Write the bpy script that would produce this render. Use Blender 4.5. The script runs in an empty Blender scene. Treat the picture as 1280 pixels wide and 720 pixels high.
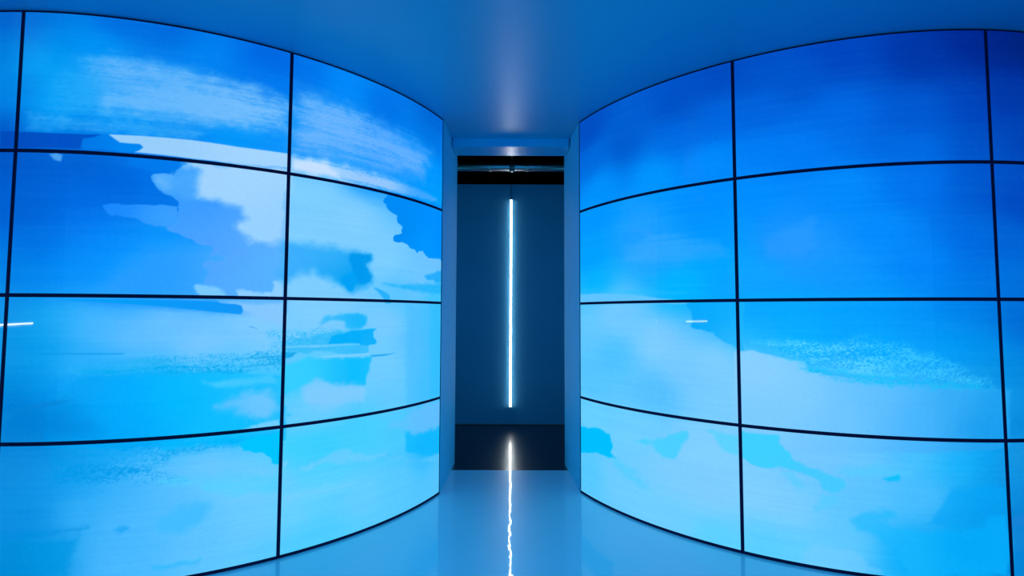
import bpy, bmesh, math, random
import numpy as np
from mathutils import Matrix, Vector

C = bpy.context.scene.collection
SC = bpy.context.scene

# ------------------------------------------------------------------ camera
F_PX = 615.4351
PITCH, ROLL, YAW, EYE = 0.0538, 0.0033, 0.0017, 1.2779
def _yaw(v):
    c, s = math.cos(YAW), math.sin(YAW)
    return Vector((c*v[0] + s*v[1], -s*v[0] + c*v[1], v[2]))
_f = _yaw((0, math.cos(PITCH), math.sin(PITCH)))
_u = _yaw((0, -math.sin(PITCH), math.cos(PITCH)))
_r = _yaw((1, 0, 0))
_c, _s = math.cos(ROLL), math.sin(ROLL)
right = _c*_r + _s*_u
up = _c*_u - _s*_r
cam_data = bpy.data.cameras.new('camera')
cam = bpy.data.objects.new('camera', cam_data); C.objects.link(cam)
m = Matrix((right, up, -_f)).transposed().to_4x4()
m.translation = Vector((0, 0, EYE))
cam.matrix_world = m
cam_data.sensor_width = 36.0
cam_data.lens = F_PX/1280*36.0
cam_data.clip_start = 0.02
SC.camera = cam

# ------------------------------------------------------------------ world and exposure
world = bpy.data.worlds.new('world'); SC.world = world
world.use_nodes = True
world.node_tree.nodes['Background'].inputs[0].default_value = (0, 0, 0, 1)
world.node_tree.nodes['Background'].inputs[1].default_value = 0.0
SC.view_settings.view_transform = 'Standard'
SC.view_settings.look = 'None'
SC.view_settings.exposure = 0.0
SC.view_settings.gamma = 1.0
SC.view_settings.use_curve_mapping = False
SCREEN_GAIN = 1.0       # brightness of the displays
TUBE_GAIN = 21.0        # brightness of the white LED tube

def area(name, loc, target, sx, sy, watts, col):
    l = bpy.data.lights.new(name, 'AREA'); l.shape = 'RECTANGLE'; l.size = sx; l.size_y = sy
    l.energy = watts; l.color = col
    o = bpy.data.objects.new(name, l); C.objects.link(o); o.location = loc
    o.rotation_euler = (Vector(target)-Vector(loc)).to_track_quat('-Z', 'Y').to_euler()
    return o
# added blue fill lights out of sight in the passage, brightening the far wall
area('passage_fill_light', (-1.3, 4.7, 1.5), (0.3, 5.79, 1.5), 0.2, 2.4, 5.0, (0.03, 0.55, 1.0))
area('passage_fill_light', (1.3, 4.7, 1.5), (-0.3, 5.79, 1.5), 0.2, 2.4, 5.0, (0.03, 0.55, 1.0))
# added blue fill light behind the camera, brightening floor, ceiling and reveals
area('hall_fill_light', (0, -3.3, 1.38), (0, 3, 1.38), 9.9, 2.7, 82.0, (0.05, 0.60, 1.0))
# added unseen blue fill overhead, to brighten the middle of the floor
overhead_fill = area('overhead_fill_light', (0, 1.1, 2.70), (0, 2.6, 0), 0.3, 0.3, 7.0, (0.12, 0.62, 1.0))
overhead_fill.data.spread = math.radians(84)
CONTENT_BASE = {  # lens and viewing-angle darkening towards the edges is mixed into these colours
'L': [(2.468,2.683,0,88,195),(2.459,2.534,0,120,215),(2.448,2.34,0,128,225),(2.435,2.128,0,80,192),(2.427,1.994,0,80,190),(2.414,1.766,0,92,205),(2.396,1.467,0,125,225),(2.386,1.282,25,140,225),(2.393,1.098,30,145,225),(2.363,0.88,0,128,212),(2.353,0.718,5,132,215),(2.344,0.557,15,138,220),(2.33,0.309,15,138,222),(2.32,0.126,0,130,212),(2.328,2.673,0,108,215),(2.269,2.577,0,140,235),(2.299,2.478,0,172,250),(2.253,2.266,0,165,250),(2.266,2.169,0,150,245),(2.059,2.553,0,150,250),(1.964,2.705,0,105,220),(1.727,2.685,0,100,215),(1.621,2.625,0,135,245),(1.293,2.658,0,98,220),(1.289,2.535,0,120,240),(1.431,2.201,0,150,250),(1.91,2.193,0,150,250),(1.784,2.389,30,155,252),(1.241,2.194,0,140,250),(1.065,2.67,0,115,232),(0.9,2.63,0,140,252),(0.625,2.6,0,115,230),(0.109,2.648,0,98,210),(0.106,2.531,0,120,230),(0.154,2.285,0,150,255),(0.487,2.278,10,150,255),(1.036,2.377,30,155,252),(1.118,2.197,30,150,252),(0.096,2.097,0,158,255),(0.787,2.129,10,150,255),(2.292,1.995,0,90,205),(2.3,1.805,0,95,210),(2.29,1.617,0,110,225),(2.28,1.43,0,130,240),(2.102,1.984,0,90,205),(2.096,1.85,0,100,220),(2.058,1.736,0,112,235),(1.932,1.897,0,98,218),(1.766,1.871,0,110,228),(1.987,1.625,0,135,250),(2.112,1.47,0,142,252),(1.917,1.512,0,150,255),(1.757,1.635,5,150,255),(1.783,1.439,30,155,253),(1.652,1.482,50,158,252),(1.846,1.38,10,150,253),(1.736,1.973,0,118,235),(1.026,1.965,130,208,255),(0.833,1.855,132,208,255),(1.064,1.733,128,206,255),(0.605,1.639,125,205,255),(0.32,1.507,112,198,255),(0.469,1.394,85,195,255),(1.012,1.4,125,205,255),(1.18,1.374,130,205,255),(0.08,1.379,60,195,255),(0.139,1.631,110,195,255),(1.155,1.989,132,212,255),(2.342,1.264,0,148,228),(2.334,1.135,0,148,230),(2.236,1.245,5,165,240),(2.229,1.098,0,160,240),(2.168,1.246,50,175,250),(2.035,1.208,85,187,255),(1.871,1.17,105,192,255),(1.744,1.246,122,198,255),(1.573,1.127,130,200,255),(1.292,1.203,135,200,255),(1.288,1.078,125,202,255),(2.06,1.041,60,180,252),(2.325,0.971,0,140,222),(2.316,0.808,0,125,210),(2.186,0.915,0,150,240),(2.146,0.769,0,150,232),(2.023,0.948,0,168,255),(1.89,0.833,0,172,255),(1.732,0.9,0,184,255),(1.629,0.779,0,190,255),(1.394,0.919,30,190,255),(1.458,0.725,20,190,255),(1.284,0.932,60,195,255),(1.885,0.702,5,165,250),(1.074,1.266,130,205,255),(1.065,0.894,50,205,255),(0.596,1.241,120,202,255),(0.59,0.945,115,203,255),(0.311,1.079,90,192,255),(0.073,1.067,50,190,252),(0.523,0.79,100,200,255),(0.121,0.791,60,193,255),(0.998,0.8,130,205,255),(1.123,0.75,110,205,255),(1.176,1.244,115,207,255),(2.287,0.592,18,135,215),(2.259,0.378,5,140,222),(2.166,0.517,15,150,235),(2.038,0.547,25,165,245),(2.03,0.366,55,175,250),(1.845,0.496,65,180,253),(1.87,0.316,75,185,255),(1.679,0.329,85,190,255),(1.718,0.521,95,195,255),(1.521,0.536,115,200,255),(1.379,0.397,110,205,255),(1.27,0.418,120,203,255),(1.543,0.155,95,195,255),(1.301,0.182,110,203,255),(1.863,0.133,75,185,255),(1.26,0.053,90,200,255),(2.174,0.661,8,140,225),(2.216,0.2,0,145,225),(0.991,0.537,50,205,255),(0.752,0.585,65,205,255),(0.45,0.478,70,200,255),(0.209,0.372,45,185,255),(0.051,0.112,85,195,255),(0.987,0.362,90,210,255),(0.744,0.214,100,205,255),(0.98,0.058,75,205,255),(1.11,0.22,105,210,255),(0.444,0.227,90,200,255),(1.104,0.01,75,205,255),(1.118,0.558,55,210,255)],
'R': [(0.124,2.603,0,75,190),(0.172,2.383,0,105,220),(0.26,2.16,0,145,252),(0.492,2.404,0,90,205),(0.895,2.545,0,78,195),(1.148,2.641,0,72,188),(0.892,2.35,0,105,225),(1.122,2.391,0,100,222),(1.075,2.167,0,142,255),(0.733,2.138,0,150,255),(1.293,2.626,0,80,198),(1.327,2.392,0,98,220),(1.323,2.17,0,125,245),(1.521,2.531,0,82,202),(1.706,2.628,0,68,188),(1.697,2.331,0,105,228),(1.511,2.142,0,122,244),(2.064,2.586,0,52,165),(2.336,2.661,0,40,145),(2.054,2.299,0,88,210),(2.32,2.333,0,68,188),(2.046,2.095,0,108,228),(2.329,2.09,0,82,200),(2.462,2.665,0,32,130),(2.576,2.672,0,28,115),(2.468,2.377,0,50,160),(2.544,2.136,0,62,175),(2.431,2.091,0,78,190),(0.168,1.98,0,150,255),(0.165,1.694,0,158,255),(0.21,1.493,0,178,255),(0.613,1.803,30,158,255),(0.779,1.636,25,162,255),(1.026,1.895,0,142,255),(1.107,1.566,0,165,255),(0.878,1.461,0,182,255),(1.111,1.747,0,150,255),(1.279,1.954,0,140,255),(1.427,1.721,20,145,255),(1.535,1.63,35,150,255),(1.269,1.47,15,160,255),(1.674,1.5,15,150,255),(1.686,1.912,0,138,252),(1.855,1.698,0,138,252),(2.04,1.933,0,115,238),(2.322,1.949,0,92,212),(2.288,1.651,0,105,225),(2.061,1.533,0,132,250),(2.337,1.434,0,120,235),(2.444,1.931,0,75,190),(2.527,1.853,0,68,185),(2.429,1.652,0,95,208),(2.48,1.416,0,105,212),(2.396,1.415,0,112,218),(0.161,1.241,100,200,255),(0.478,1.245,115,200,255),(0.718,1.101,130,205,255),(0.406,1.033,75,193,255),(0.157,0.794,85,195,255),(0.87,0.967,120,203,255),(1.097,1.028,135,208,255),(1.093,0.806,120,205,255),(0.714,0.81,80,190,255),(0.334,1.297,120,203,255),(1.265,1.296,0,162,252),(1.417,1.275,0,165,255),(1.667,1.256,0,160,255),(1.842,1.296,0,155,252),(2.016,1.277,0,145,248),(2.197,1.297,0,132,238),(2.351,1.317,0,128,232),(1.262,1.166,25,180,252),(1.487,1.13,0,175,255),(1.836,1.098,0,170,255),(2.116,1.103,0,160,250),(2.303,1.143,0,150,238),(2.333,0.969,10,158,238),(2.409,1.279,0,105,208),(2.492,1.259,0,100,205),(2.414,0.989,0,128,215),(2.443,0.759,0,130,212),(1.297,0.953,138,208,255),(1.293,0.783,125,203,255),(1.479,0.841,130,205,255),(1.653,0.773,110,197,255),(1.828,0.862,100,192,255),(1.998,0.791,70,180,253),(2.178,0.873,60,175,248),(2.285,0.759,20,155,238),(2.329,0.874,25,158,238),(1.995,0.714,50,170,250),(0.155,0.572,105,208,255),(0.397,0.203,110,203,255),(0.151,0.187,85,200,255),(0.861,0.366,125,205,255),(1.041,0.271,128,205,255),(0.757,0.11,110,205,255),(1.08,0.064,90,208,255),(0.597,0.55,110,205,255),(1.002,0.528,130,208,255),(1.264,0.317,130,207,255),(1.43,0.265,125,205,255),(1.579,0.567,118,200,255),(1.751,0.583,110,200,255),(1.991,0.6,80,200,255),(1.745,0.389,90,195,255),(1.984,0.409,75,190,255),(2.165,0.568,20,182,255),(2.315,0.608,0,165,248),(2.306,0.42,0,162,245),(1.637,0.181,95,200,255),(1.316,0.08,85,205,255),(1.974,0.145,0,172,252),(2.275,0.16,0,158,235),(1.461,0.071,95,205,255),(2.426,0.608,30,140,212),(2.424,0.42,15,130,210),(2.398,0.308,0,120,205),(2.428,0.122,0,125,208),(2.406,0.234,30,135,215)],
}
CONTENT_LAYERS = [
('L',0.0574,0.0246,'streak',0.92,[(2.26,2.401),(2.143,2.506),(1.991,2.529),(1.72,2.502),(1.439,2.476),(1.199,2.435),(1.195,2.27),(1.432,2.243),(1.778,2.221),(2.044,2.201),(2.249,2.196)],[(1.955,2.466,100,180,250),(1.284,2.339,115,188,252),(2.154,2.388,20,165,250)]),
('L',0.041,0.0205,'streak',0.5,[(2.124,2.476),(1.957,2.517),(1.687,2.512),(1.327,2.482),(1.199,2.448),(1.198,2.381),(1.509,2.406),(1.852,2.419),(2.088,2.424)],[(1.787,2.47,110,185,250)]),
('L',0.0336,0.0168,'streak',0.55,[(2.017,2.352),(1.717,2.408),(1.325,2.417),(1.199,2.417),(1.195,2.284),(1.432,2.252),(1.78,2.261),(2.046,2.255)],[(1.434,2.328,118,190,252)]),
('L',0.0195,0.0195,'streak',0.6,[(2.34,2.217),(2.078,2.198),(1.777,2.197),(1.573,2.194),(1.641,2.159),(2.008,2.141),(2.336,2.148)],[(2.11,2.176,70,175,250)]),
('L',0.0588,0.0294,'streak',0.85,[(1.169,2.533),(0.946,2.52),(0.683,2.479),(0.157,2.428),(0.248,2.204),(0.676,2.154),(0.938,2.167),(1.16,2.175)],[(1.081,2.411,105,180,252),(0.488,2.33,85,168,255)]),
('L',0.0392,0.0245,'streak',0.5,[(1.167,2.479),(0.896,2.439),(0.558,2.404),(0.155,2.342),(0.335,2.237),(0.841,2.237),(1.162,2.278)],[(1.036,2.377,120,185,255)]),
('L',0.0038,0.0,'fill',1.0,[(2.466,2.132),(2.246,2.127),(2.075,2.128),(2.015,2.133),(2.047,2.115),(2.094,2.104),(2.105,2.057),(2.461,2.051)],[(2.244,2.089,0,82,198),(2.425,2.085,0,72,185)]),
('L',0.0078,0.0058,'fill',1.0,[(2.094,2.108),(2.047,2.119),(2.008,2.133),(1.988,2.135),(1.964,2.113),(1.947,2.099),(1.907,2.095),(1.867,2.103),(1.847,2.089),(1.853,2.073),(1.872,2.059),(2.102,2.053)],[(1.939,2.076,0,140,245),(2.056,2.083,0,112,225)]),
('L',0.0033,0.0,'fill',1.0,[(1.988,2.135),(1.842,2.141),(1.64,2.146),(1.429,2.142),(1.2,2.149),(1.193,2.062),(1.427,2.054),(1.637,2.053),(1.879,2.058),(1.859,2.068),(1.843,2.085),(1.857,2.1),(1.907,2.099),(1.94,2.1),(1.961,2.114)],[(1.874,2.106,150,205,250),(1.278,2.1,162,212,255)]),
('L',0.0147,0.0098,'streak',1.0,[(1.175,2.15),(0.938,2.153),(0.616,2.147),(0.333,2.139),(0.063,2.104),(0.149,2.074),(0.483,2.058),(0.837,2.051),(1.173,2.061)],[(1.116,2.13,165,215,255),(0.674,2.089,150,200,252),(0.246,2.092,60,165,255)]),
('L',0.027,0.0135,'fill',0.9,[(1.175,2.127),(1.095,2.139),(0.984,2.129),(0.937,2.097),(0.912,2.06),(1.05,2.061),(1.173,2.066)],[(1.095,2.103,200,225,255)]),
('L',0.0076,0.0038,'fill',1.0,[(2.234,2.024),(2.206,2.033),(2.182,2.022),(2.187,1.995),(2.212,2.002)],[(2.206,2.013,75,160,240)]),
('L',0.012,0.012,'fill',0.7,[(1.904,2.036),(1.654,2.043),(1.595,2.026),(1.593,1.961),(1.684,1.934),(1.716,1.971),(1.802,1.971),(1.903,1.993)],[(1.771,2.009,0,122,236)]),
('L',0.0031,0.0078,'fill',1.0,[(1.994,1.785),(1.968,1.798),(1.895,1.799),(1.797,1.805),(1.69,1.806),(1.687,1.706),(1.743,1.703),(1.81,1.71),(1.86,1.731),(1.926,1.739),(1.965,1.741)],[(1.96,1.772,20,132,250),(1.728,1.755,60,160,255)]),
('L',0.064,0.008,'fill',0.8,[(1.789,1.594),(1.555,1.627),(1.227,1.673),(1.219,1.364),(2.008,1.351),(1.917,1.512)],[(1.299,1.455,80,175,255),(1.816,1.438,40,155,253)]),
('L',0.0028,0.012,'fill',1.0,[(1.801,1.931),(1.792,1.956),(1.753,1.968),(1.709,1.96),(1.699,1.981),(1.663,2.017),(1.65,2.031),(1.198,2.07),(1.195,1.365),(1.601,1.356),(1.596,1.396),(1.563,1.441),(1.544,1.486),(1.579,1.509),(1.546,1.547),(1.48,1.558),(1.519,1.572),(1.546,1.559),(1.534,1.612),(1.599,1.616),(1.637,1.642),(1.672,1.675),(1.73,1.699),(1.687,1.714),(1.691,1.838),(1.716,1.863),(1.773,1.886)],[(1.768,1.934,65,165,250),(1.666,1.88,45,150,252),(1.557,1.688,72,158,255),(1.414,1.616,85,165,255),(1.263,1.542,85,180,255),(1.662,1.76,60,155,255),(1.227,1.673,95,175,255)]),
('L',0.016,0.012,'fill',0.8,[(1.782,1.953),(1.719,1.959),(1.694,1.925),(1.713,1.884),(1.75,1.888),(1.784,1.917)],[(1.751,1.928,105,185,252)]),
('L',0.028,0.016,'fill',0.85,[(1.752,1.944),(1.669,1.976),(1.618,1.998),(1.558,1.953),(1.58,1.864),(1.658,1.841),(1.719,1.875)],[(1.651,1.942,85,175,252),(1.717,1.895,60,160,250)]),
('L',0.0328,0.0205,'fill',1.0,[(1.661,2.038),(1.189,2.063),(1.195,1.663),(1.265,1.644),(1.323,1.648),(1.372,1.669),(1.409,1.691),(1.424,1.723),(1.404,1.775),(1.42,1.815),(1.474,1.826),(1.521,1.862),(1.555,1.859),(1.597,1.871),(1.613,1.918),(1.594,1.977),(1.619,2.002),(1.663,2.013)],[(1.425,1.991,160,213,255),(1.268,1.755,150,208,255),(1.584,1.99,160,210,252)]),
('L',0.01,0.012,'fill',1.0,[(1.606,1.42),(1.562,1.417),(1.521,1.406),(1.471,1.387),(1.456,1.355),(1.574,1.361),(1.595,1.384)],[(1.53,1.386,120,200,255)]),
('L',0.0084,0.0126,'fill',1.0,[(1.422,1.388),(1.393,1.402),(1.349,1.394),(1.304,1.387),(1.267,1.397),(1.256,1.427),(1.253,1.448),(1.206,1.463),(1.203,1.36),(1.414,1.356)],[(1.297,1.379,140,205,255)]),
('L',0.0273,0.0078,'fill',0.9,[(2.207,1.349),(1.195,1.347),(1.194,1.296),(1.404,1.278),(1.746,1.308),(2.04,1.324)],[(1.746,1.323,30,150,250)]),
('L',0.0252,0.0084,'fill',1.0,[(1.494,1.338),(1.195,1.343),(1.191,1.202),(1.383,1.278)],[(1.294,1.287,133,198,255)]),
('L',0.0031,0.0,'fill',1.0,[(2.173,1.342),(2.041,1.343),(1.747,1.343),(1.505,1.338),(1.491,1.33),(1.423,1.327),(1.398,1.319),(1.39,1.294),(1.4,1.274),(1.44,1.278),(1.579,1.293),(1.746,1.312),(1.909,1.325),(2.04,1.332),(2.139,1.335)],[(2.008,1.336,0,155,245),(1.476,1.302,0,150,248),(1.405,1.294,30,145,240)]),
('L',0.0368,0.0184,'fill',1.0,[(1.219,1.674),(1.138,1.659),(0.996,1.663),(0.878,1.652),(0.749,1.645),(0.711,1.639),(0.699,1.611),(0.72,1.58),(0.697,1.509),(0.701,1.474),(0.74,1.448),(0.803,1.422),(0.843,1.411),(0.873,1.437),(0.931,1.453),(0.992,1.482),(1.05,1.51),(1.084,1.491),(1.122,1.502),(1.166,1.474),(1.214,1.45)],[(1.144,1.571,65,175,253),(0.925,1.587,60,178,250),(0.799,1.502,0,155,240),(0.874,1.451,10,165,245)]),
('L',0.0096,0.0144,'fill',0.9,[(0.848,1.636),(0.749,1.645),(0.705,1.64),(0.698,1.601),(0.726,1.57),(0.697,1.509),(0.707,1.474),(0.772,1.456),(0.799,1.488),(0.826,1.548)],[(0.721,1.604,0,150,235),(0.773,1.504,0,152,240)]),
('L',0.0092,0.0092,'fill',0.9,[(0.899,1.492),(0.825,1.524),(0.783,1.47),(0.823,1.411),(0.853,1.415)],[(0.849,1.453,0,160,245)]),
('L',0.0042,0.0212,'fill',1.0,[(0.742,2.036),(0.589,2.036),(0.612,1.981),(0.586,1.935),(0.507,1.907),(0.5,1.877),(0.457,1.842),(0.463,1.805),(0.524,1.765),(0.544,1.737),(0.44,1.729),(0.282,1.7),(0.14,1.677),(-0.048,1.65),(-0.037,2.066),(0.332,2.057)],[(0.482,2.006,0,138,245),(0.092,1.924,0,142,255),(0.238,1.732,0,150,255),(0.512,1.829,0,135,240)]),
('L',0.0114,0.0171,'fill',0.9,[(0.234,1.54),(0.085,1.579),(-0.048,1.638),(-0.05,1.531),(0.083,1.499),(0.177,1.516)],[(0.05,1.553,30,170,250)]),
('L',0.0106,0.0106,'streak',0.9,[(0.613,1.469),(0.398,1.476),(-0.051,1.519),(-0.053,1.419),(0.232,1.424),(0.47,1.441)],[(0.232,1.457,30,178,250)]),
('L',0.0049,0.0073,'fill',1.0,[(0.672,1.437),(0.619,1.429),(0.562,1.396),(0.548,1.346),(0.586,1.346),(0.612,1.38)],[(0.612,1.39,40,175,250)]),
('L',0.0095,0.0114,'fill',0.92,[(2.187,0.661),(2.191,0.879),(2.089,0.957),(1.961,0.995),(1.735,0.996),(1.528,0.991),(1.395,0.968),(1.185,0.946),(1.176,0.617),(1.722,0.634)],[(2.162,0.842,0,146,230),(2.115,0.804,0,155,240),(1.891,0.87,0,172,255),(1.665,0.858,0,186,255),(1.392,0.879,20,190,255),(1.244,0.825,40,190,255),(1.885,0.702,0,165,250),(1.458,0.705,10,190,255),(2.087,0.913,15,163,245)]),
('L',0.0117,0.0078,'speckle',1.0,[(2.158,1.017),(1.963,1.051),(1.705,1.079),(1.469,1.072),(1.188,1.082),(1.186,0.98),(1.466,0.98),(1.734,0.98),(1.96,0.984)],[(1.397,1.021,20,170,235),(1.994,1.014,40,178,245)]),
('L',0.0037,0.0,'fill',0.6,[(2.228,1.091),(2.062,1.091),(1.884,1.089),(1.884,1.083),(2.062,1.085),(2.228,1.087)],[(2.062,1.09,0,140,225)]),
('L',0.0078,0.0078,'speckle',0.9,[(2.059,1.012),(1.736,1.023),(1.397,1.017),(1.396,0.98),(1.735,0.988),(2.025,0.993)],[(1.735,1.007,0,168,238)]),
('L',0.0042,0.0013,'streak',0.9,[(1.396,1.009),(1.187,1.019),(1.186,1.01),(1.396,1.001)],[(1.249,1.009,10,160,230)]),
('L',0.0041,0.0012,'streak',0.9,[(1.433,1.051),(1.188,1.057),(1.187,1.046),(1.433,1.043)],[(1.25,1.051,10,160,230)]),
('L',0.0041,0.0012,'fill',0.7,[(1.348,1.212),(1.322,1.199),(1.366,1.21)],[(1.337,1.208,60,150,220)]),
('L',0.0258,0.0129,'speckle',0.75,[(1.272,1.178),(1.126,1.184),(1.071,1.156),(1.09,1.07),(1.187,1.048),(1.251,1.118)],[(1.174,1.137,30,180,240)]),
('L',0.036,0.024,'fill',1.0,[(1.495,0.799),(1.445,0.851),(1.392,0.879),(1.328,0.89),(1.275,0.874),(1.236,0.825),(1.219,0.781),(1.26,0.724),(1.323,0.718),(1.389,0.774),(1.426,0.809),(1.461,0.796)],[(1.319,0.832,115,200,255),(1.426,0.821,80,190,255)]),
('L',0.0164,0.0123,'fill',0.9,[(1.551,0.937),(1.394,0.948),(1.247,0.951),(1.227,0.916),(1.393,0.903),(1.498,0.91)],[(1.394,0.927,70,200,255)]),
('L',0.0082,0.0082,'fill',1.0,[(1.376,0.688),(1.334,0.711),(1.278,0.717),(1.21,0.718),(1.209,0.672),(1.296,0.674)],[(1.259,0.695,110,205,255)]),
('L',0.0108,0.0072,'fill',0.9,[(2.387,0.808),(2.251,0.861),(2.085,0.876),(2.249,0.836),(2.385,0.772)],[(2.316,0.808,10,138,220)]),
('L',0.0936,0.0108,'fill',0.6,[(2.391,0.88),(2.286,0.887),(2.116,0.841),(1.982,0.726),(2.174,0.675),(2.38,0.679)],[(2.315,0.79,0,120,208)]),
('L',0.019,0.0114,'speckle',0.75,[(2.172,0.632),(1.915,0.664),(1.558,0.657),(1.368,0.643),(1.385,0.613),(1.656,0.59),(1.813,0.493),(1.972,0.499),(2.133,0.509)],[(1.88,0.573,0,160,238),(2.07,0.531,0,150,228)]),
('L',0.018,0.0108,'speckle',0.6,[(2.185,0.572),(2.008,0.582),(1.751,0.543),(1.602,0.469),(1.749,0.472),(2.166,0.503)],[(1.973,0.521,0,150,232)]),
('L',0.008,0.012,'streak',0.9,[(1.723,0.664),(1.201,0.654),(1.199,0.604),(1.385,0.613),(1.557,0.618),(1.722,0.619)],[(1.385,0.629,0,185,252)]),
('L',0.004,0.01,'fill',1.0,[(1.364,0.638),(1.314,0.648),(1.193,0.653),(1.188,0.486),(1.231,0.501),(1.236,0.527),(1.266,0.552),(1.319,0.564),(1.366,0.586),(1.385,0.613)],[(1.275,0.602,0,195,255)]),
('L',0.0156,0.0117,'streak',0.85,[(1.749,0.487),(1.619,0.491),(1.38,0.437),(1.187,0.436),(1.185,0.34),(1.342,0.359),(1.482,0.375),(1.568,0.434),(1.716,0.468)],[(1.379,0.405,85,208,255)]),
('L',0.024,0.012,'streak',0.5,[(1.587,0.506),(1.381,0.485),(1.186,0.411),(1.185,0.378),(1.585,0.452)],[(1.38,0.453,75,205,255)]),
('L',0.0304,0.019,'fill',0.9,[(1.726,0.279),(1.711,0.314),(1.647,0.347),(1.508,0.348),(1.53,0.286),(1.578,0.238),(1.659,0.221),(1.714,0.241)],[(1.629,0.284,65,188,255)]),
('L',0.0111,0.0111,'fill',0.8,[(1.89,0.274),(1.853,0.292),(1.827,0.274),(1.867,0.254)],[(1.862,0.275,30,165,245)]),
('L',0.014,0.0105,'streak',0.8,[(2.357,0.295),(2.156,0.296),(1.995,0.292),(2.154,0.267),(2.356,0.267)],[(2.221,0.285,0,140,220)]),
('L',0.0245,0.014,'fill',0.75,[(2.356,0.264),(2.153,0.246),(2.032,0.252),(2.042,0.189),(2.053,0.154),(2.082,0.086),(2.346,0.099)],[(2.118,0.195,0,152,228),(2.282,0.167,0,138,212)]),
('L',0.0114,0.0114,'streak',0.8,[(1.735,0.093),(1.54,0.079),(1.539,0.056),(1.734,0.063)],[(1.638,0.076,50,185,252)]),
('L',0.0138,0.0138,'fill',1.0,[(0.999,1.226),(0.973,1.262),(0.899,1.275),(0.84,1.275),(0.768,1.276),(0.725,1.261),(0.729,1.223),(0.766,1.195),(0.818,1.187),(0.858,1.197),(0.869,1.234),(0.94,1.234)],[(0.793,1.243,20,180,252),(0.954,1.243,70,190,252)]),
('L',0.0132,0.0132,'speckle',0.8,[(1.206,1.168),(1.007,1.199),(0.868,1.188),(0.865,1.086),(1.09,1.07),(1.204,1.074)],[(1.049,1.134,40,185,245)]),
('L',0.0092,0.0069,'fill',0.55,[(1.205,1.125),(1.006,1.163),(0.858,1.183),(0.678,1.189),(0.672,1.155),(0.642,1.105),(0.665,1.091),(0.704,1.088),(0.703,1.045),(0.736,1.033),(0.864,1.04),(1.004,1.075),(1.204,1.074)],[(0.765,1.138,10,178,250),(1.005,1.11,45,185,248)]),
('L',0.0038,0.0048,'fill',0.9,[(0.938,1.153),(0.818,1.177),(0.649,1.19),(0.678,1.169),(0.671,1.14),(0.648,1.115),(0.653,1.096),(0.71,1.089),(0.816,1.107),(0.96,1.108)],[(0.711,1.146,0,172,250)]),
('L',0.0043,0.0022,'fill',1.0,[(1.204,1.07),(1.123,1.071),(1.151,1.047),(1.203,1.036)],[(1.179,1.056,25,170,235)]),
('L',0.0044,0.0018,'streak',1.0,[(1.205,1.108),(1.005,1.106),(0.764,1.105),(0.764,1.096),(1.005,1.092),(1.204,1.096)],[(1.005,1.101,130,208,255)]),
('L',0.0046,0.0018,'fill',0.8,[(0.994,1.034),(0.814,1.028),(0.697,1.035),(0.698,1.045),(0.864,1.045),(1.004,1.043)],[(0.814,1.038,130,210,255)]),
('L',0.0135,0.0135,'fill',0.9,[(1.202,0.998),(1.047,1.033),(0.864,1.022),(0.686,1.02),(0.695,0.944),(0.722,0.909),(0.721,0.852),(0.81,0.852),(0.908,0.871),(1.0,0.897),(1.086,0.887),(1.198,0.855)],[(1.087,0.939,55,208,255),(0.787,0.961,15,190,255),(0.811,0.894,20,185,250)]),
('L',0.0094,0.0047,'streak',0.8,[(0.864,1.031),(0.691,1.016),(0.707,0.955),(0.726,0.852),(0.831,0.863)],[(0.76,0.936,10,190,255)]),
('L',0.027,0.018,'fill',0.9,[(1.085,0.879),(1.022,0.917),(0.955,0.893),(0.884,0.86),(0.811,0.88),(0.726,0.843),(0.725,0.767),(0.996,0.756),(1.084,0.809)],[(0.908,0.835,128,203,255)]),
('L',0.0049,0.0015,'fill',0.9,[(0.686,1.03),(0.592,1.031),(0.502,1.032),(0.592,1.019),(0.686,1.02)],[(0.592,1.029,10,160,235)]),
('L',0.0084,0.0084,'streak',0.5,[(1.188,0.757),(1.14,0.76),(1.139,0.726),(1.179,0.727)],[(1.163,0.746,40,195,245)]),
('L',0.0216,0.0108,'fill',0.5,[(0.417,1.344),(-0.002,1.364),(-0.019,0.658),(0.403,0.662)],[(0.224,1.075,70,188,255)]),
('L',0.0228,0.0114,'fill',0.5,[(0.153,1.349),(-0.002,1.364),(-0.019,0.681),(0.139,0.684)],[(0.073,1.067,40,190,252)]),
('L',0.0159,0.0159,'fill',0.65,[(0.4,0.519),(-0.023,0.486),(-0.028,0.28),(0.208,0.319),(0.397,0.386)],[(0.111,0.376,0,180,255)]),
('L',0.0265,0.0212,'fill',0.95,[(0.558,0.588),(0.452,0.609),(0.215,0.668),(-0.019,0.658),(-0.024,0.475),(0.134,0.485),(0.229,0.484),(0.339,0.506),(0.4,0.539),(0.486,0.565)],[(0.214,0.588,98,190,255),(0.486,0.585,90,195,255)]),
('L',0.0135,0.0157,'fill',0.65,[(1.115,0.439),(1.011,0.466),(0.923,0.498),(0.852,0.498),(0.776,0.469),(0.695,0.434),(0.579,0.432),(0.554,0.441),(0.554,0.402),(0.695,0.405),(0.801,0.424),(0.945,0.449),(1.054,0.44)],[(0.899,0.475,115,205,255),(0.609,0.429,110,205,255)]),
('L',0.0042,0.0084,'fill',0.9,[(1.181,0.493),(1.161,0.494),(1.168,0.47),(1.18,0.468)],[(1.173,0.483,115,208,255)]),
('L',0.0156,0.0156,'streak',0.6,[(0.553,0.393),(0.412,0.395),(0.397,0.355),(0.207,0.303),(-0.028,0.28),(-0.03,0.212),(0.294,0.299),(0.515,0.369)],[(0.447,0.373,100,200,255)]),
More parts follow.
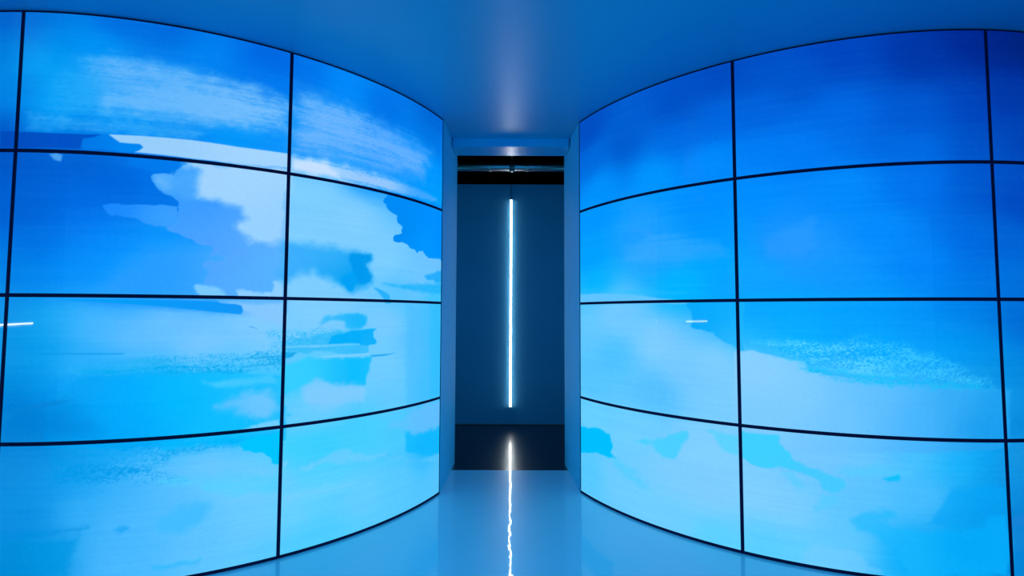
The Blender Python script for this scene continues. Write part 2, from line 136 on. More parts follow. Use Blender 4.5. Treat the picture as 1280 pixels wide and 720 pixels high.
('L',0.022,0.0132,'streak',0.6,[(1.176,0.318),(1.03,0.337),(0.848,0.322),(0.767,0.32),(0.772,0.285),(0.894,0.27),(1.07,0.269),(1.175,0.268)],[(0.986,0.31,118,208,255)]),
('R',0.0336,0.021,'fill',0.5,[(1.465,1.74),(1.557,1.775),(1.572,1.67),(1.498,1.598),(1.349,1.597),(1.312,1.686)],[(1.5,1.695,50,155,255)]),
('R',0.0288,0.0144,'streak',0.5,[(0.484,1.715),(0.781,1.783),(1.11,1.702),(1.15,1.609),(0.88,1.58),(0.483,1.61)],[(0.78,1.709,65,170,255)]),
('R',0.01,0.005,'streak',0.6,[(0.028,1.467),(0.608,1.438),(0.925,1.413),(0.925,1.399),(0.546,1.409),(0.028,1.444)],[(0.481,1.427,40,190,250)]),
('R',0.0076,0.0051,'fill',1.0,[(-0.032,1.429),(0.335,1.421),(0.608,1.397),(0.776,1.378),(0.934,1.361),(0.934,1.343),(-0.032,1.357)],[(0.335,1.394,95,195,255)]),
('R',0.0045,0.009,'fill',1.0,[(0.91,1.347),(1.227,1.361),(1.221,1.078),(1.149,1.119),(1.121,1.14),(1.049,1.178),(0.969,1.199),(0.936,1.212),(0.951,1.24),(0.951,1.277)],[(0.992,1.25,0,165,252),(1.123,1.251,10,172,252),(1.162,1.163,50,185,252)]),
('R',0.008,0.004,'fill',1.0,[(1.173,1.076),(1.261,1.088),(1.356,1.067),(1.412,1.052),(1.502,1.039),(1.526,0.995),(1.624,0.971),(1.745,0.961),(1.865,0.949),(2.039,0.947),(2.419,0.923),(2.404,0.646),(1.163,0.554)],[(1.297,0.953,138,208,255),(1.293,0.783,125,203,255),(1.479,0.841,130,205,255),(1.653,0.773,110,197,255),(1.828,0.862,100,192,255),(1.998,0.791,70,180,253),(2.178,0.873,60,175,248),(2.285,0.759,18,153,236),(2.329,0.874,25,158,238)]),
('R',0.0351,0.0234,'speckle',0.8,[(1.281,1.132),(1.487,1.138),(1.699,1.155),(1.94,1.131),(2.114,1.072),(2.333,0.958),(2.419,0.923),(2.038,0.939),(1.831,0.944),(1.659,0.973),(1.512,0.999),(1.43,1.045)],[(1.661,1.053,110,220,255),(2.005,0.985,60,200,255)]),
('R',0.0205,0.0205,'speckle',0.7,[(1.43,1.053),(1.555,1.029),(1.695,1.006),(1.624,0.971),(1.519,0.991)],[(1.555,1.009,20,185,245)]),
('R',0.0156,0.0117,'speckle',0.7,[(1.483,1.005),(1.763,0.985),(2.039,0.962),(2.332,0.943),(2.331,0.924),(1.83,0.936),(1.624,0.955)],[(1.831,0.96,0,185,245)]),
('R',0.008,0.0106,'fill',1.0,[(-0.04,0.46),(0.2,0.498),(0.341,0.479),(0.363,0.426),(0.355,0.373),(0.398,0.342),(0.199,0.324),(-0.041,0.275)],[(0.2,0.417,0,190,255)]),
('R',0.0141,0.0141,'fill',0.9,[(0.534,0.478),(0.763,0.541),(0.913,0.613),(0.912,0.567),(0.873,0.505),(0.823,0.422),(0.762,0.438),(0.682,0.488)],[(0.814,0.518,70,207,255)]),
('R',0.0132,0.0132,'fill',0.8,[(1.026,0.63),(1.18,0.621),(1.178,0.513),(1.109,0.524),(1.076,0.562)],[(1.13,0.571,85,210,255)]),
('R',0.025,0.02,'streak',0.7,[(0.362,0.359),(0.532,0.314),(0.662,0.215),(0.592,0.197),(0.398,0.254)],[(0.532,0.264,75,205,255)]),
('R',0.0082,0.0123,'fill',1.0,[(1.201,0.654),(1.309,0.646),(1.373,0.645),(1.387,0.602),(1.43,0.566),(1.454,0.528),(1.507,0.502),(1.611,0.475),(1.662,0.457),(1.664,0.419),(1.609,0.396),(1.574,0.399),(1.561,0.437),(1.47,0.474),(1.38,0.485),(1.286,0.471),(1.198,0.508)],[(1.289,0.572,62,207,255),(1.61,0.44,70,200,255)]),
('R',0.016,0.012,'fill',0.6,[(1.398,0.463),(1.434,0.469),(1.487,0.403),(1.45,0.39)],[(1.441,0.429,85,203,255)]),
('R',0.0117,0.0117,'fill',0.7,[(1.573,0.368),(1.635,0.372),(1.635,0.337),(1.536,0.275),(1.53,0.298)],[(1.6,0.348,85,203,255)]),
('R',0.0234,0.0156,'fill',0.6,[(1.612,0.499),(1.784,0.54),(1.953,0.514),(1.884,0.494),(1.68,0.483)],[(1.817,0.519,80,205,255)]),
('R',0.0076,0.0076,'fill',1.0,[(1.83,0.482),(1.898,0.502),(1.904,0.476),(1.849,0.468)],[(1.867,0.485,15,190,250)]),
('R',0.0228,0.019,'fill',0.95,[(1.68,0.265),(1.743,0.311),(1.852,0.33),(1.878,0.306),(1.809,0.273),(1.859,0.247),(1.978,0.243),(2.152,0.261),(2.388,0.345),(2.372,0.049),(1.936,0.029),(1.872,0.135),(1.79,0.194),(1.706,0.214)],[(1.759,0.275,55,190,255),(2.149,0.193,0,168,248),(1.907,0.177,20,180,252)]),
('R',0.0185,0.0148,'fill',0.6,[(2.125,0.454),(2.252,0.465),(2.395,0.473),(2.386,0.308),(2.152,0.268),(2.013,0.279)],[(2.23,0.382,5,165,248)]),
('R',0.0156,0.0156,'fill',0.5,[(1.46,0.031),(1.515,0.121),(1.652,0.125),(1.736,0.08),(1.802,0.032),(1.458,-0.029)],[(1.634,0.083,120,205,255)]),
('R',0.0074,0.0074,'fill',0.7,[(2.382,0.316),(2.503,0.343),(2.5,0.287),(2.416,0.271),(2.38,0.271)],[(2.417,0.3,25,130,215)]),
]

# ------------------------------------------------------------------ helpers
def srgb(r, g, b):
    f = lambda c: c/12.92 if c <= 0.04045 else ((c+0.055)/1.055)**2.4
    return (f(r/255), f(g/255), f(b/255), 1)

def mat(name, col, rough=0.5, spec=0.5, metal=0.0, coat=0.0, coat_rough=0.03, var=0.04, scale=6.0, bump=0.0, bump_scale=40.0, coat_bump=0.0):
    mt = bpy.data.materials.new(name); mt.use_nodes = True
    nt = mt.node_tree; b = nt.nodes['Principled BSDF']
    tc = nt.nodes.new('ShaderNodeTexCoord')
    n = nt.nodes.new('ShaderNodeTexNoise'); n.inputs['Scale'].default_value = scale; n.inputs['Detail'].default_value = 4
    nt.links.new(tc.outputs['Object'], n.inputs['Vector'])
    r = nt.nodes.new('ShaderNodeValToRGB')
    r.color_ramp.elements[0].position = 0.3; r.color_ramp.elements[1].position = 0.7
    r.color_ramp.elements[0].color = (col[0]*(1-var), col[1]*(1-var), col[2]*(1-var), 1)
    r.color_ramp.elements[1].color = (min(1, col[0]*(1+var)), min(1, col[1]*(1+var)), min(1, col[2]*(1+var)), 1)
    nt.links.new(n.outputs['Fac'], r.inputs['Fac']); nt.links.new(r.outputs['Color'], b.inputs['Base Color'])
    b.inputs['Roughness'].default_value = rough
    b.inputs['Specular IOR Level'].default_value = spec
    b.inputs['Metallic'].default_value = metal
    b.inputs['Coat Weight'].default_value = coat
    b.inputs['Coat Roughness'].default_value = coat_rough
    def bumpnode(strength, sc, det):
        n2 = nt.nodes.new('ShaderNodeTexNoise'); n2.inputs['Scale'].default_value = sc; n2.inputs['Detail'].default_value = det
        nt.links.new(tc.outputs['Object'], n2.inputs['Vector'])
        bp = nt.nodes.new('ShaderNodeBump'); bp.inputs['Strength'].default_value = 1.0; bp.inputs['Distance'].default_value = strength
        nt.links.new(n2.outputs['Fac'], bp.inputs['Height']); return bp
    if bump: nt.links.new(bumpnode(bump, bump_scale, 3).outputs['Normal'], b.inputs['Normal'])
    if coat_bump: nt.links.new(bumpnode(coat_bump, 9.0, 2).outputs['Normal'], b.inputs['Coat Normal'])
    return mt

M = {}
M['white_wall'] = mat('blue_lit_white_paint', (0.15, 0.74, 0.96), rough=0.6, spec=0.1, var=0.02)  # white reveals; the blue light they catch is mixed into the colour
M['trim'] = mat('blue_lit_gloss_paint', (0.02, 0.50, 0.80), rough=0.26, spec=0.5, var=0.02)  # door head colour also carries the blue screen light
M['hall_wall'] = mat('hall_wall_paint', (0.2, 0.65, 0.85), rough=0.6, var=0.03)  # hall walls tinted with the same blue light
M['floor'] = mat('blue_lit_epoxy_floor', (0.30, 0.73, 0.90), rough=0.34, spec=0.35, coat=1.0, coat_rough=0.005, var=0.02, scale=1.5, coat_bump=0.0009)  # white floor, with the screens' blue light tinted into its colour
M['ceiling'] = mat('stretched_membrane_ceiling', (0.035, 0.44, 0.64), rough=0.31, spec=0.42, var=0.015, scale=2.0, bump=0.00012, bump_scale=260)  # blue light put into the membrane colour
M['dark_floor'] = mat('polished_dark_concrete', (0.003, 0.003, 0.004), rough=0.25, spec=0.36, coat=0.2, coat_rough=0.08, var=0.3, scale=9, bump=0.0003, bump_scale=70)
M['black'] = mat('black_paint', (0.004, 0.004, 0.005), rough=0.8, spec=0.1, var=0.2)
M['blue_wall'] = mat('far_wall_paint', (0.045, 0.24, 0.44), rough=0.6, spec=0.3, var=0.03, scale=3)
M['bezel'] = mat('black_display_bezel', (0.006, 0.008, 0.05), rough=0.55, spec=0.15, var=0.1)  # blue in the black stands in for glow from adjacent screens
M['metal'] = mat('galvanised_pipe', (0.45, 0.47, 0.5), rough=0.32, metal=1.0, var=0.15, scale=14)
M['alu'] = mat('brushed_aluminium', (0.6, 0.6, 0.62), rough=0.4, metal=1.0, var=0.05)
M['cast'] = mat('cast_iron_coupling', (0.12, 0.13, 0.15), rough=0.4, metal=0.8, var=0.1)
M['cable'] = mat('grey_cable', (0.10, 0.11, 0.13), rough=0.6, var=0.05)

def emis(name, col, strength):
    mt = bpy.data.materials.new(name); mt.use_nodes = True
    b = mt.node_tree.nodes['Principled BSDF']
    b.inputs['Base Color'].default_value = (0.8, 0.8, 0.8, 1); b.inputs['Roughness'].default_value = 0.4
    b.inputs['Emission Color'].default_value = col; b.inputs['Emission Strength'].default_value = strength
    return mt
M['hall_lamp'] = emis('lit_hall_lamp', (1, 0.97, 0.95, 1), 45.0)
M['tube'] = emis('lit_opal_diffuser', (0.96, 1, 0.94, 1), TUBE_GAIN)

# the display glass: the picture is a colour attribute, the glass is glossy
def screen_mat():
    mt = bpy.data.materials.new('lit_display_glass'); mt.use_nodes = True
    nt = mt.node_tree; b = nt.nodes['Principled BSDF']
    b.inputs['Base Color'].default_value = (0.004, 0.004, 0.006, 1)
    b.inputs['Roughness'].default_value = 0.025
    b.inputs['Specular IOR Level'].default_value = 0.2
    at = nt.nodes.new('ShaderNodeAttribute'); at.attribute_name = 'picture'
    nt.links.new(at.outputs['Color'], b.inputs['Emission Color'])
    b.inputs['Emission Strength'].default_value = SCREEN_GAIN
    return mt
M['screen'] = screen_mat()

def link(name, me, material, parent=None, kind=None):
    o = bpy.data.objects.new(name, me); C.objects.link(o)
    if material is not None: me.materials.append(material)
    if parent is not None: o.parent = parent
    if kind: o['kind'] = kind
    return o
def tag(o, label, cat, group=None):
    o['label'] = label; o['category'] = cat
    if group: o['group'] = group
    return o
def empty(name, loc):
    o = bpy.data.objects.new(name, None); C.objects.link(o); o.location = loc; o.empty_display_size = 0.1
    return o
def pydata(name, vs, fs, smooth=False):
    me = bpy.data.meshes.new(name); me.from_pydata([tuple(v) for v in vs], [], fs)
    bm = bmesh.new(); bm.from_mesh(me); bmesh.ops.recalc_face_normals(bm, faces=bm.faces); bm.to_mesh(me); bm.free()
    if smooth:
        for p in me.polygons: p.use_smooth = True
    return me
def box(name, x0, x1, y0, y1, z0, z1, material, parent=None, kind=None, bevel=0.0):
    bm = bmesh.new(); bmesh.ops.create_cube(bm, size=1)
    for v in bm.verts:
        v.co = Vector(((x0+x1)/2 + v.co.x*(x1-x0), (y0+y1)/2 + v.co.y*(y1-y0), (z0+z1)/2 + v.co.z*(z1-z0)))
    if bevel: bmesh.ops.bevel(bm, geom=bm.edges[:], offset=bevel, segments=2, affect='EDGES')
    me = bpy.data.meshes.new(name); bm.to_mesh(me); bm.free()
    return link(name, me, material, parent, kind)
def prism(name, poly, z0, z1, material, parent=None, kind=None):
    n = len(poly)
    vs = [(x, y, z0) for x, y in poly] + [(x, y, z1) for x, y in poly]
    fs = [list(range(n))[::-1], list(range(n, 2*n))] + [[i, (i+1) % n, n+(i+1) % n, n+i] for i in range(n)]
    return link(name, pydata(name, vs, fs), material, parent, kind)
def lathe(name, prof, axis, centre, material, parent=None, seg=32, smooth=True):
    """prof: list of (t along axis, radius)"""
    vs, fs = [], []
    for t, r in prof:
        for k in range(seg):
            a = 2*math.pi*k/seg
            if axis == 'X': p = (t, r*math.cos(a), r*math.sin(a))
            elif axis == 'Z': p = (r*math.cos(a), r*math.sin(a), t)
            vs.append((p[0]+centre[0], p[1]+centre[1], p[2]+centre[2]))
    for i in range(len(prof)-1):
        for k in range(seg):
            k2 = (k+1) % seg
            fs.append([i*seg+k, i*seg+k2, (i+1)*seg+k2, (i+1)*seg+k])
    fs.append(list(range(seg))); fs.append([(len(prof)-1)*seg+k for k in range(seg)][::-1])
    me = pydata(name, vs, fs)
    for p in me.polygons: p.use_smooth = len(p.vertices) == 4
    return link(name, me, material, parent)

# ------------------------------------------------------------------ the two drums of displays
H = 2.72
W = 1.1934
DRUM = {'L': dict(x0=-0.507, y0=3.5845, th=1.2307, R=1.96, sg=-1),
        'R': dict(x0=0.5048, y0=3.6228, th=1.1935, R=1.9426, sg=1)}
def on_drum(side, s, d=0.0):
    """plan point at arc length s from the doorway, d metres behind the display face"""
    D = DRUM[side]; a = D['th'] - s/D['R']; r = D['R'] - d
    cx = D['x0'] + D['sg']*D['R']*math.sin(D['th']); cy = D['y0'] + D['R']*math.cos(D['th'])
    return (cx - D['sg']*r*math.sin(a), cy - r*math.cos(a))

# ------------------------------------------------------------------ room shell
box('floor', -5, 5, -3.5, 4.12, -0.1, 0.0, M['floor'], kind='structure')
box('floor', -4, 4, 4.12, 6.8, -0.1, -0.0005, M['dark_floor'], kind='structure')
box('ceiling', -5, 5, -3.5, 3.97, 2.721, 2.80, M['ceiling'], kind='structure')
box('ceiling', -4, 4, 4.21, 6.8, 3.5, 3.6, M['black'], kind='structure')
# reveals of the doorway: the pale ends of the two drums
prism('wall_left', [(-0.5045, 3.588), (-0.4805, 4.30), (-0.66, 4.30), (-0.62, 3.68), (-0.563, 3.612)], 0, 2.72, M['white_wall'], kind='structure')
prism('wall_right', [(0.5025, 3.6265), (0.4635, 4.28), (0.66, 4.28), (0.62, 3.72), (0.561, 3.652)], 0, 2.72, M['white_wall'], kind='structure')
# curved backing walls that carry the displays
for side, nm in (('L', 'wall_left'), ('R', 'wall_right')):
    n = 60; fr, bk = [], []
    for i in range(n+1):
        s = 0.05 + (4*W - 0.06)*i/n
        fr.append(on_drum(side, s, 0.0505)); bk.append(on_drum(side, s, 0.14))
    prism(nm, fr + bk[::-1], 0, 2.72, M['black'], kind='structure')
# door head over the opening
box('trim_1', -0.4835, 0.4705, 3.97, 4.20, 2.652, 2.80, M['trim'], kind='structure')
# partition behind the drums and over the door head
box('wall_back', -4, -0.66, 4.21, 4.29, 0, 3.5, M['black'], kind='structure')
box('wall_back', 0.66, 4, 4.21, 4.27, 0, 3.5, M['black'], kind='structure')
box('wall_back', -0.66, 0.66, 4.21, 4.27, 2.80, 3.5, M['black'], kind='structure')
# passage beyond the doorway
box('wall_far', -4, 4, 5.79, 5.86, 0, 2.825, M['blue_wall'], kind='structure')
box('wall_far', -4, 4, 6.7, 6.8, 0, 3.5, M['black'], kind='structure')
box('wall_side', -4.1, -4, 4.21, 6.8, 0, 3.5, M['black'], kind='structure')
box('wall_side', 4, 4.1, 4.21, 6.8, 0, 3.5, M['black'], kind='structure')
# the hall behind the photographer
box('wall_front', -5, 5, -3.6, -3.5, 0, 2.8, M['hall_wall'], kind='structure')
box('wall_side', -5.1, -5, -3.6, 4.2, 0, 2.8, M['hall_wall'], kind='structure')
box('wall_side', 5, 5.1, -3.6, 4.2, 0, 2.8, M['hall_wall'], kind='structure')
# thin dark base line of the far wall
box('baseboard_back', -4, 4, 5.782, 5.79, 0, 0.012, M['cable'], kind='structure')

# ------------------------------------------------------------------ picture on the displays, edge falloff mixed in
def vnoise(x, y, seed):
    xi = np.floor(x).astype(np.int64); yi = np.floor(y).astype(np.int64)
    fx = x - xi; fy = y - yi
    fx = fx*fx*(3-2*fx); fy = fy*fy*(3-2*fy)
    def h(a, b):
        n = (a*374761393 + b*668265263 + seed*1274126177) & 0xffffffff
        n = ((n ^ (n >> 13))*1274126177) & 0xffffffff
        return ((n ^ (n >> 16)) & 0xffff)/65535.0
    return (h(xi, yi)*(1-fx)+h(xi+1, yi)*fx)*(1-fy) + (h(xi, yi+1)*(1-fx)+h(xi+1, yi+1)*fx)*fy
def fbm(x, y, seed, octv=4):
    t = np.zeros_like(x); a = 1.0; tot = 0
    for o in range(octv):
        t += a*vnoise(x*2**o, y*2**o, seed+o*17); tot += a; a *= 0.55
    return t/tot*2-1
def sdist(px, py, poly):
    d2 = np.full(px.shape, 1e9); ins = np.zeros(px.shape, bool)
    n = len(poly)
    for i in range(n):
        ax, ay = poly[i]; bx, by = poly[(i+1) % n]
        ex, ey = bx-ax, by-ay; L = ex*ex+ey*ey+1e-12
        t = np.clip(((px-ax)*ex+(py-ay)*ey)/L, 0, 1)
        d2 = np.minimum(d2, (px-ax-t*ex)**2+(py-ay-t*ey)**2)
        if ay != by:
            c = ((ay > py) != (by > py)) & (px < (bx-ax)*(py-ay)/(by-ay)+ax)
            ins ^= c
    d = np.sqrt(d2); return np.where(ins, d, -d)
def blend(px, py, cols, pw=2.0, eps=0.02):
    acc = np.zeros(px.shape+(3,)); wt = np.zeros(px.shape)
    for s, z, r, g, b in cols:
        w = 1/(((px-s)**2 + (1.25*(py-z))**2) + eps)**pw
        acc += w[..., None]*np.array((r, g, b), float); wt += w
    return acc/wt[..., None]
def picture(side, S, Z):
    """linear colour of the displayed picture at wall coordinates (S, Z)"""
    sd = 7 if side == 'L' else 91
    # gentle warp so that the colour fields look brushed
    ws = S + 0.02*fbm(S*3, Z*9, sd+1); wz = Z + 0.012*fbm(S*3, Z*9, sd+2)
    near = [c for c in CONTENT_BASE[side] if S.min()-0.5 < c[0] < S.max()+0.5] or CONTENT_BASE[side]
    # the colour fields differ from row to row: only controls close in height count
    near = [c for c in near if Z.min()-0.25 < c[1] < Z.max()+0.25] or near
    if len(near) < 3: near = CONTENT_BASE[side]
    col = blend(ws, wz, near)
    st = fbm(S*2.2, Z*75, sd+5, 3)
    col += st[..., None]*np.array((4, 3.5, 1.5))
    for (sdn, soft, amp, tex, al, poly, cols) in CONTENT_LAYERS:
        if sdn != side: continue
        P = np.array(poly); mg = soft+amp*2+0.02
        m = (S > P[:, 0].min()-mg) & (S < P[:, 0].max()+mg) & (Z > P[:, 1].min()-mg) & (Z < P[:, 1].max()+mg)
        if not m.any(): continue
        x, y = S[m], Z[m]
        d = sdist(x, y, poly)
        if amp > 0: d = d + amp*1.5*(fbm(x*16, y*22, sd+11, 4))
        sf = max(soft, 0.0022)
        a = np.clip((d+sf)/(2*sf), 0, 1); a = a*a*(3-2*a)
        if tex == 'streak':
            q = 0.66 + 0.62*fbm(x*2.6, y*60, sd+21, 4) + 0.28*fbm(x*60, y*180, sd+23, 2)
            edge = np.clip(d/(sf*2+0.012), 0, 1)
            a = a*np.clip(q*(0.8+0.45*edge) + 0.25*edge, 0, 1)
        elif tex == 'speckle':
            n1 = fbm(x*150, y*215, sd+31, 1); n2 = fbm(x*5, y*30, sd+33, 3)
            a = a*np.clip(0.45 + 0.7*n1 + 0.7*n2, 0, 1)
        a = a*al
        c = blend(x, y, cols, 1.6)
        col[m] = col[m]*(1-a[:, None]) + c*a[:, None]
    col += fbm(S*90, Z*120, sd+61, 2)[..., None]*np.array((2.5, 2.5, 1.0))
    v = np.clip(col, 0, 255)/255
    lin = np.where(v <= 0.04045, v/12.92, ((v+0.055)/1.055)**2.4)
    return lin

BEZ, GAP, DEPTH = 0.0085, 0.0006, 0.05
def curved_patch(name, side, s0, s1, z0, z1, ns, nz, d, material, parent, origin, colour=True):
    ss = np.linspace(s0, s1, ns+1); zz = np.linspace(z0, z1, nz+1)
    D = DRUM[side]; a = D['th'] - ss/D['R']; r = D['R'] - d
    cx = D['x0'] + D['sg']*D['R']*math.sin(D['th']); cy = D['y0'] + D['R']*math.cos(D['th'])
    X = cx - D['sg']*r*np.sin(a); Y = cy - r*np.cos(a)
    co = np.empty((nz+1, ns+1, 3), np.float32)
    co[..., 0] = X[None, :]-origin[0]; co[..., 1] = Y[None, :]-origin[1]; co[..., 2] = zz[:, None]-origin[2]
    me = bpy.data.meshes.new(name)
    idx = np.arange((nz+1)*(ns+1)).reshape(nz+1, ns+1)
    q = np.stack([idx[:-1, :-1], idx[:-1, 1:], idx[1:, 1:], idx[1:, :-1]], -1)
    if side == 'L': q = q[..., ::-1]
    q = q.reshape(-1)
    me.vertices.add((nz+1)*(ns+1)); me.vertices.foreach_set('co', co.reshape(-1))
    nq = ns*nz
    me.loops.add(nq*4); me.loops.foreach_set('vertex_index', q.astype(np.int32))
    me.polygons.add(nq); me.polygons.foreach_set('loop_start', np.arange(0, nq*4, 4, dtype=np.int32))
    me.update(calc_edges=True); me.validate()
    me.polygons.foreach_set('use_smooth', np.ones(nq, bool))
    if colour:
        S, Z = np.meshgrid(ss, zz)
        rgb = picture(side, S, Z)
        rgba = np.ones((S.size, 4), np.float32); rgba[:, :3] = rgb.reshape(-1, 3)
        at = me.color_attributes.new('picture', 'FLOAT_COLOR', 'POINT')
        at.data.foreach_set('color', rgba.reshape(-1))
    return link(name, me, material, parent)
def housing(side, s0, s1, z0, z1, parent, origin, foot=0.0):
    """black curved casing: a narrow front bezel round the glass, sides and back"""
    n = 24; vs, fs = [], []
    def P(s, z, d):
        x, y = on_drum(side, s, d); vs.append((x-origin[0], y-origin[1], z-origin[2])); return len(vs)-1
    prev = None
    ssv = [s0, s0+BEZ] + [s0+BEZ+(s1-s0-2*BEZ)*i/n for i in range(1, n)] + [s1-BEZ, s1]
    rings = []
    for s in ssv:
        rings.append([P(s, z0, 0), P(s, z0+BEZ+foot, 0), P(s, z1-BEZ, 0), P(s, z1, 0), P(s, z1, DEPTH), P(s, z0, DEPTH),
                      P(s, z0+BEZ+foot, 0.0012), P(s, z1-BEZ, 0.0012)])
    last = len(rings)-1
    for i in range(last):
        A, B = rings[i], rings[i+1]
        for a, b in ((0, 1), (2, 3), (3, 4), (4, 5), (5, 0)): fs.append([A[a], A[b], B[b], B[a]])
        if i in (0, last-1): fs.append([A[1], A[2], B[2], B[1]])
        else:
            fs.append([A[1], A[6], B[6], B[1]]); fs.append([A[7], A[2], B[2], B[7]])
    for k in (1, last-1):
        A = rings[k]; fs.append([A[1], A[2], A[7], A[6]])
    for k in (0, last):
        A = rings[k]; fs.append([A[0], A[1], A[2], A[3], A[4], A[5]])
    me = pydata('bezel', vs, fs)
    return link('bezel', me, M['bezel'], parent)

ROWS = ('top row', 'second row', 'third row', 'bottom row')
LOOK = {
 ('L', 0, 0): 'bright blue with a streaked pale wisp sloping across it', ('L', 0, 1): 'mostly white cloud, blue at its right edge and a grey-blue smudge below',
 ('L', 0, 2): 'pale blue with a dark blue brush stroke ending in a jagged tip', ('L', 0, 3): 'cyan with a thin feathery white wisp across its middle',
 ('L', 1, 0): 'wide soft white brush streaks over cyan and blue', ('L', 1, 1): 'deep blue left half and stepped white cloud right half',
 ('L', 1, 2): 'pale band over speckled line and cyan lower half', ('L', 1, 3): 'pale blue with a speckled teal texture along its top',
 ('L', 2, 0): 'cut off by the picture edge, dark blue', ('L', 2, 1): 'cut off by the picture edge, plain deep blue',
 ('L', 2, 2): 'cut off by the picture edge, sliver of medium blue', ('L', 2, 3): 'cut off by the picture edge, dull steel blue',
 ('R', 0, 0): 'plain gradient from royal blue to azure', ('R', 0, 1): 'azure with a faint lilac haze and thin pale line at its foot',
 ('R', 0, 2): 'pale blue with an azure notch in its upper right corner', ('R', 0, 3): 'pale blue with a cyan patch at its left edge and a pointed light cloud',
 ('R', 1, 0): 'plain deep royal blue darkening to the upper right', ('R', 1, 1): 'plain azure turning darker to the right',
 ('R', 1, 2): 'azure over pale blue with a speckled grainy border between', ('R', 1, 3): 'pale blue with scattered cyan cloud scraps',
 ('R', 2, 0): 'cut off by the picture edge, darkest navy', ('R', 2, 1): 'cut off by the picture edge, plain dark blue',
 ('R', 2, 2): 'cut off by the picture edge, blue turning teal', ('R', 2, 3): 'cut off by the picture edge, steel blue',
}
SIDE = {'L': 'left', 'R': 'right'}
COLS = ('column beside the doorway', 'middle column', 'outer column')
def display(side, c, r):
    s0, s1 = c*W+GAP, (c+1)*W-GAP
    z1 = H*(1-r/4)-GAP; z0 = H*(1-(r+1)/4)+GAP
    if r == 3: z0 = 0.0
    mx, my = on_drum(side, (s0+s1)/2, DEPTH/2)
    o = (mx, my, z0)
    root = empty('display_panel', o)
    if c < 3:
        lab = '%s curved wall display, %s, %s, %s' % (SIDE[side], ROWS[r], COLS[c], LOOK[(side, c, r)])
        words = lab.split()
        if len(words) > 16: lab = ' '.join(words[:16])
        tag(root, LABELS[(side, c, r)], 'screen', 'displays of the %s curved video wall' % SIDE[side])
    else:
        tag(root, '%s video wall display beyond the picture edge, %s' % (SIDE[side], ROWS[r]), 'screen', 'displays of the %s curved video wall' % SIDE[side])
    foot = 0.008 if r == 3 else 0.0
    housing(side, s0, s1, z0, z1, root, o, foot)
    fine = c < 3
    ns, nz = (320, 180) if fine else (40, 24)
    if side == 'R' and c == 2: ns, nz = 120, 68
    if side == 'L' and c == 2: ns, nz = 120, 68
    zb = z0+BEZ+foot
    curved_patch('screen', side, s0+BEZ, s1-BEZ, zb, z1-BEZ, ns, nz, 0.0004, M['screen'], root, o)
    return root
LABELS = {
 ('L', 0, 0): 'top left-wall screen beside the doorway, blue with sloping pale brush wisps',
 ('L', 0, 1): 'left-wall screen beside the doorway, second from top, mostly white cloud',
 ('L', 0, 2): 'left-wall screen beside the doorway, third down, dark jagged-ended brush stroke on pale blue',
 ('L', 0, 3): 'bottom left-wall screen beside the doorway, cyan with a thin feathery wisp',
 ('L', 1, 0): 'large top left-wall screen with broad soft white streaks over blue',
 ('L', 1, 1): 'large left-wall screen, second from top, deep blue beside a stepped white cloud',
 ('L', 1, 2): 'large left-wall screen, third down, pale sky above a speckled line and cyan',
 ('L', 1, 3): 'large bottom left-wall screen, pale blue with teal speckles along its top',
 ('L', 2, 0): 'top screen cut off by the left edge of the photo, mid blue',
 ('L', 2, 1): 'second screen down, cut off by the left edge of the photo, deep blue',
 ('L', 2, 2): 'third screen down, barely showing at the left edge of the photo',
 ('L', 2, 3): 'bottom screen hidden past the left edge beside the pale speckled one',
 ('R', 0, 0): 'top right-wall screen beside the doorway, plain royal blue lightening downwards',
 ('R', 0, 1): 'right-wall screen beside the doorway, second from top, azure with a thin pale foot line',
 ('R', 0, 2): 'right-wall screen beside the doorway, third down, pale with azure upper right corner',
 ('R', 0, 3): 'bottom right-wall screen beside the doorway, pale with a cyan patch at its left',
 ('R', 1, 0): 'large top right-wall screen, plain deep blue darkening to the upper right',
 ('R', 1, 1): 'large right-wall screen, second from top, smooth plain azure',
 ('R', 1, 2): 'large right-wall screen, third down, azure above pale blue with grainy border',
 ('R', 1, 3): 'large bottom right-wall screen, pale blue with scattered cyan cloud scraps',
 ('R', 2, 0): 'top screen cut off by the right edge of the photo, darkest navy',
 ('R', 2, 1): 'second screen down, cut off by the right edge of the photo, plain dark blue',
 ('R', 2, 2): 'third screen down, cut off by the right edge of the photo, blue to teal',
 ('R', 2, 3): 'bottom screen cut off by the right edge of the photo, dull steel blue',
}
for side in 'LR':
    for c in range(4):
        for r in range(4):
            display(side, c, r)

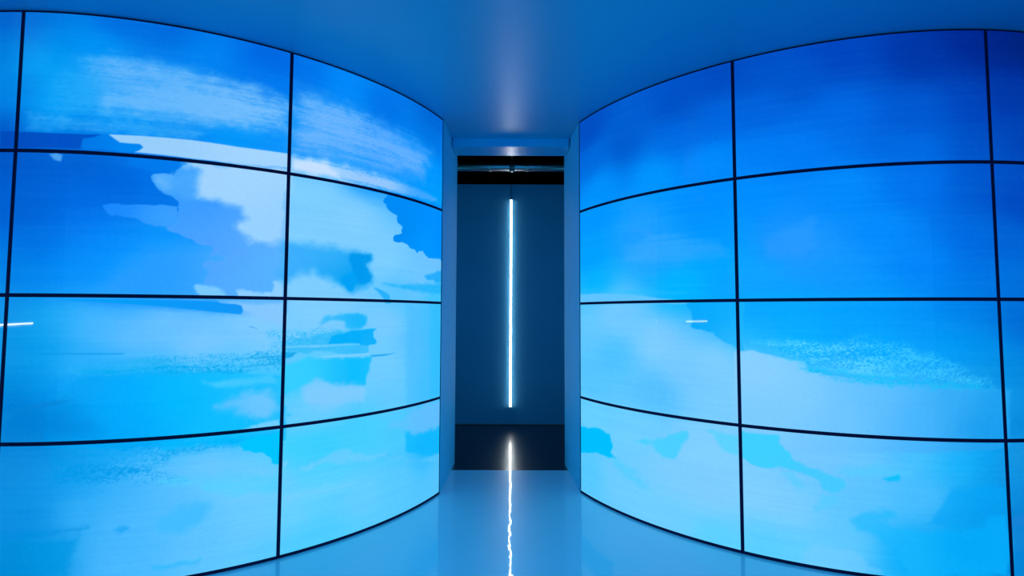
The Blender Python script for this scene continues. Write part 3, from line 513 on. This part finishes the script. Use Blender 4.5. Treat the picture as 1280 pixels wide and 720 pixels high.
# ------------------------------------------------------------------ white LED tube on the far wall
tube = empty('led_tube_light', (-0.004, 5.79, 0.205))
tag(tube, 'tall thin glowing white tube light standing upright on the dark blue far wall', 'lamp')
box('back_channel', -0.009, 0.009, -0.014, 0.0, 0.0, 2.435, M['alu'], tube, bevel=0.001)
vs, fs = [], []; n = 16; TR = 0.0095
for z in (0.006, 2.429):
    for k in range(n+1):
        a = math.pi*k/n
        vs.append((TR*math.cos(a), -0.0142 - TR*1.1*math.sin(a), z))
for k in range(n): fs.append([k, k+1, n+1+k+1, n+1+k])
fs.append([0, n, 2*n+1, n+1]); fs.append(list(range(n+1))); fs.append(list(range(n+1, 2*n+2)))
link('diffuser', pydata('diffuser', vs, fs), M['tube'], tube)
for z in (0.0, 2.4295):
    box('end_cap', -0.0105, 0.0105, -0.0255, -0.0142, z, z+0.0055, M['alu'], tube, bevel=0.001)
box('power_cable', -0.003, 0.003, -0.006, 0.0, 2.436, 2.615, M['cable'], tube, bevel=0.001)

# ------------------------------------------------------------------ pipe above the passage
PY, PZ = 5.2, 2.862
pipe = empty('ceiling_pipe', (0, PY, PZ))
tag(pipe, 'horizontal grey metal pipe crossing the dark gap above the far wall', 'pipe')
lathe('pipe_run', [(-4.0, 0.050), (4.0, 0.050)], 'X', (0, 0, 0), M['metal'], pipe, 40)
for x in (-0.23, 0.17):
    lathe('collar', [(x-0.014, 0.0502), (x-0.012, 0.0555), (x+0.012, 0.0555), (x+0.014, 0.0502)], 'X', (0, 0, 0), M['metal'], pipe, 40)
cp = lathe('coupling', [(-0.026, 0.0502), (-0.024, 0.061), (-0.010, 0.061), (-0.008, 0.056), (0.016, 0.056), (0.018, 0.061), (0.032, 0.061), (0.034, 0.0502)], 'X', (0, 0, 0), M['cast'], pipe, 40)
bl = lathe('bolt', [(-0.062, 0.010), (-0.050, 0.013), (-0.046, 0.013)], 'Z', (0.004, -0.02, -0.004), M['alu'], cp, 12)
# rod that hangs the pipe from the black ceiling
hr = lathe('hanger_rod', [(0.05, 0.006), (3.5-PZ, 0.006)], 'Z', (0.004, 0, 0), M['cast'], pipe, 10)

# ------------------------------------------------------------------ two slim lamps in the hall, seen only as glints in the display glass
lamp = empty('wall_lamp', (-5, -0.85, 1.16))
tag(lamp, 'slim horizontal white lamp on the hall side wall, a white glint in the left screens', 'lamp')
box('lamp_body', 0.0, 0.03, -0.75, 0.75, -0.02, 0.02, M['alu'], lamp, bevel=0.002)
box('diffuser', 0.0302, 0.040, -0.74, 0.74, -0.007, 0.007, M['hall_lamp'], lamp, bevel=0.002)
box('light_blocker', 0.0, 0.14, -0.75, 0.75, -0.026, -0.0205, M['alu'], lamp, bevel=0.001)  # added lip that blocks the lamp's reflection in the floor
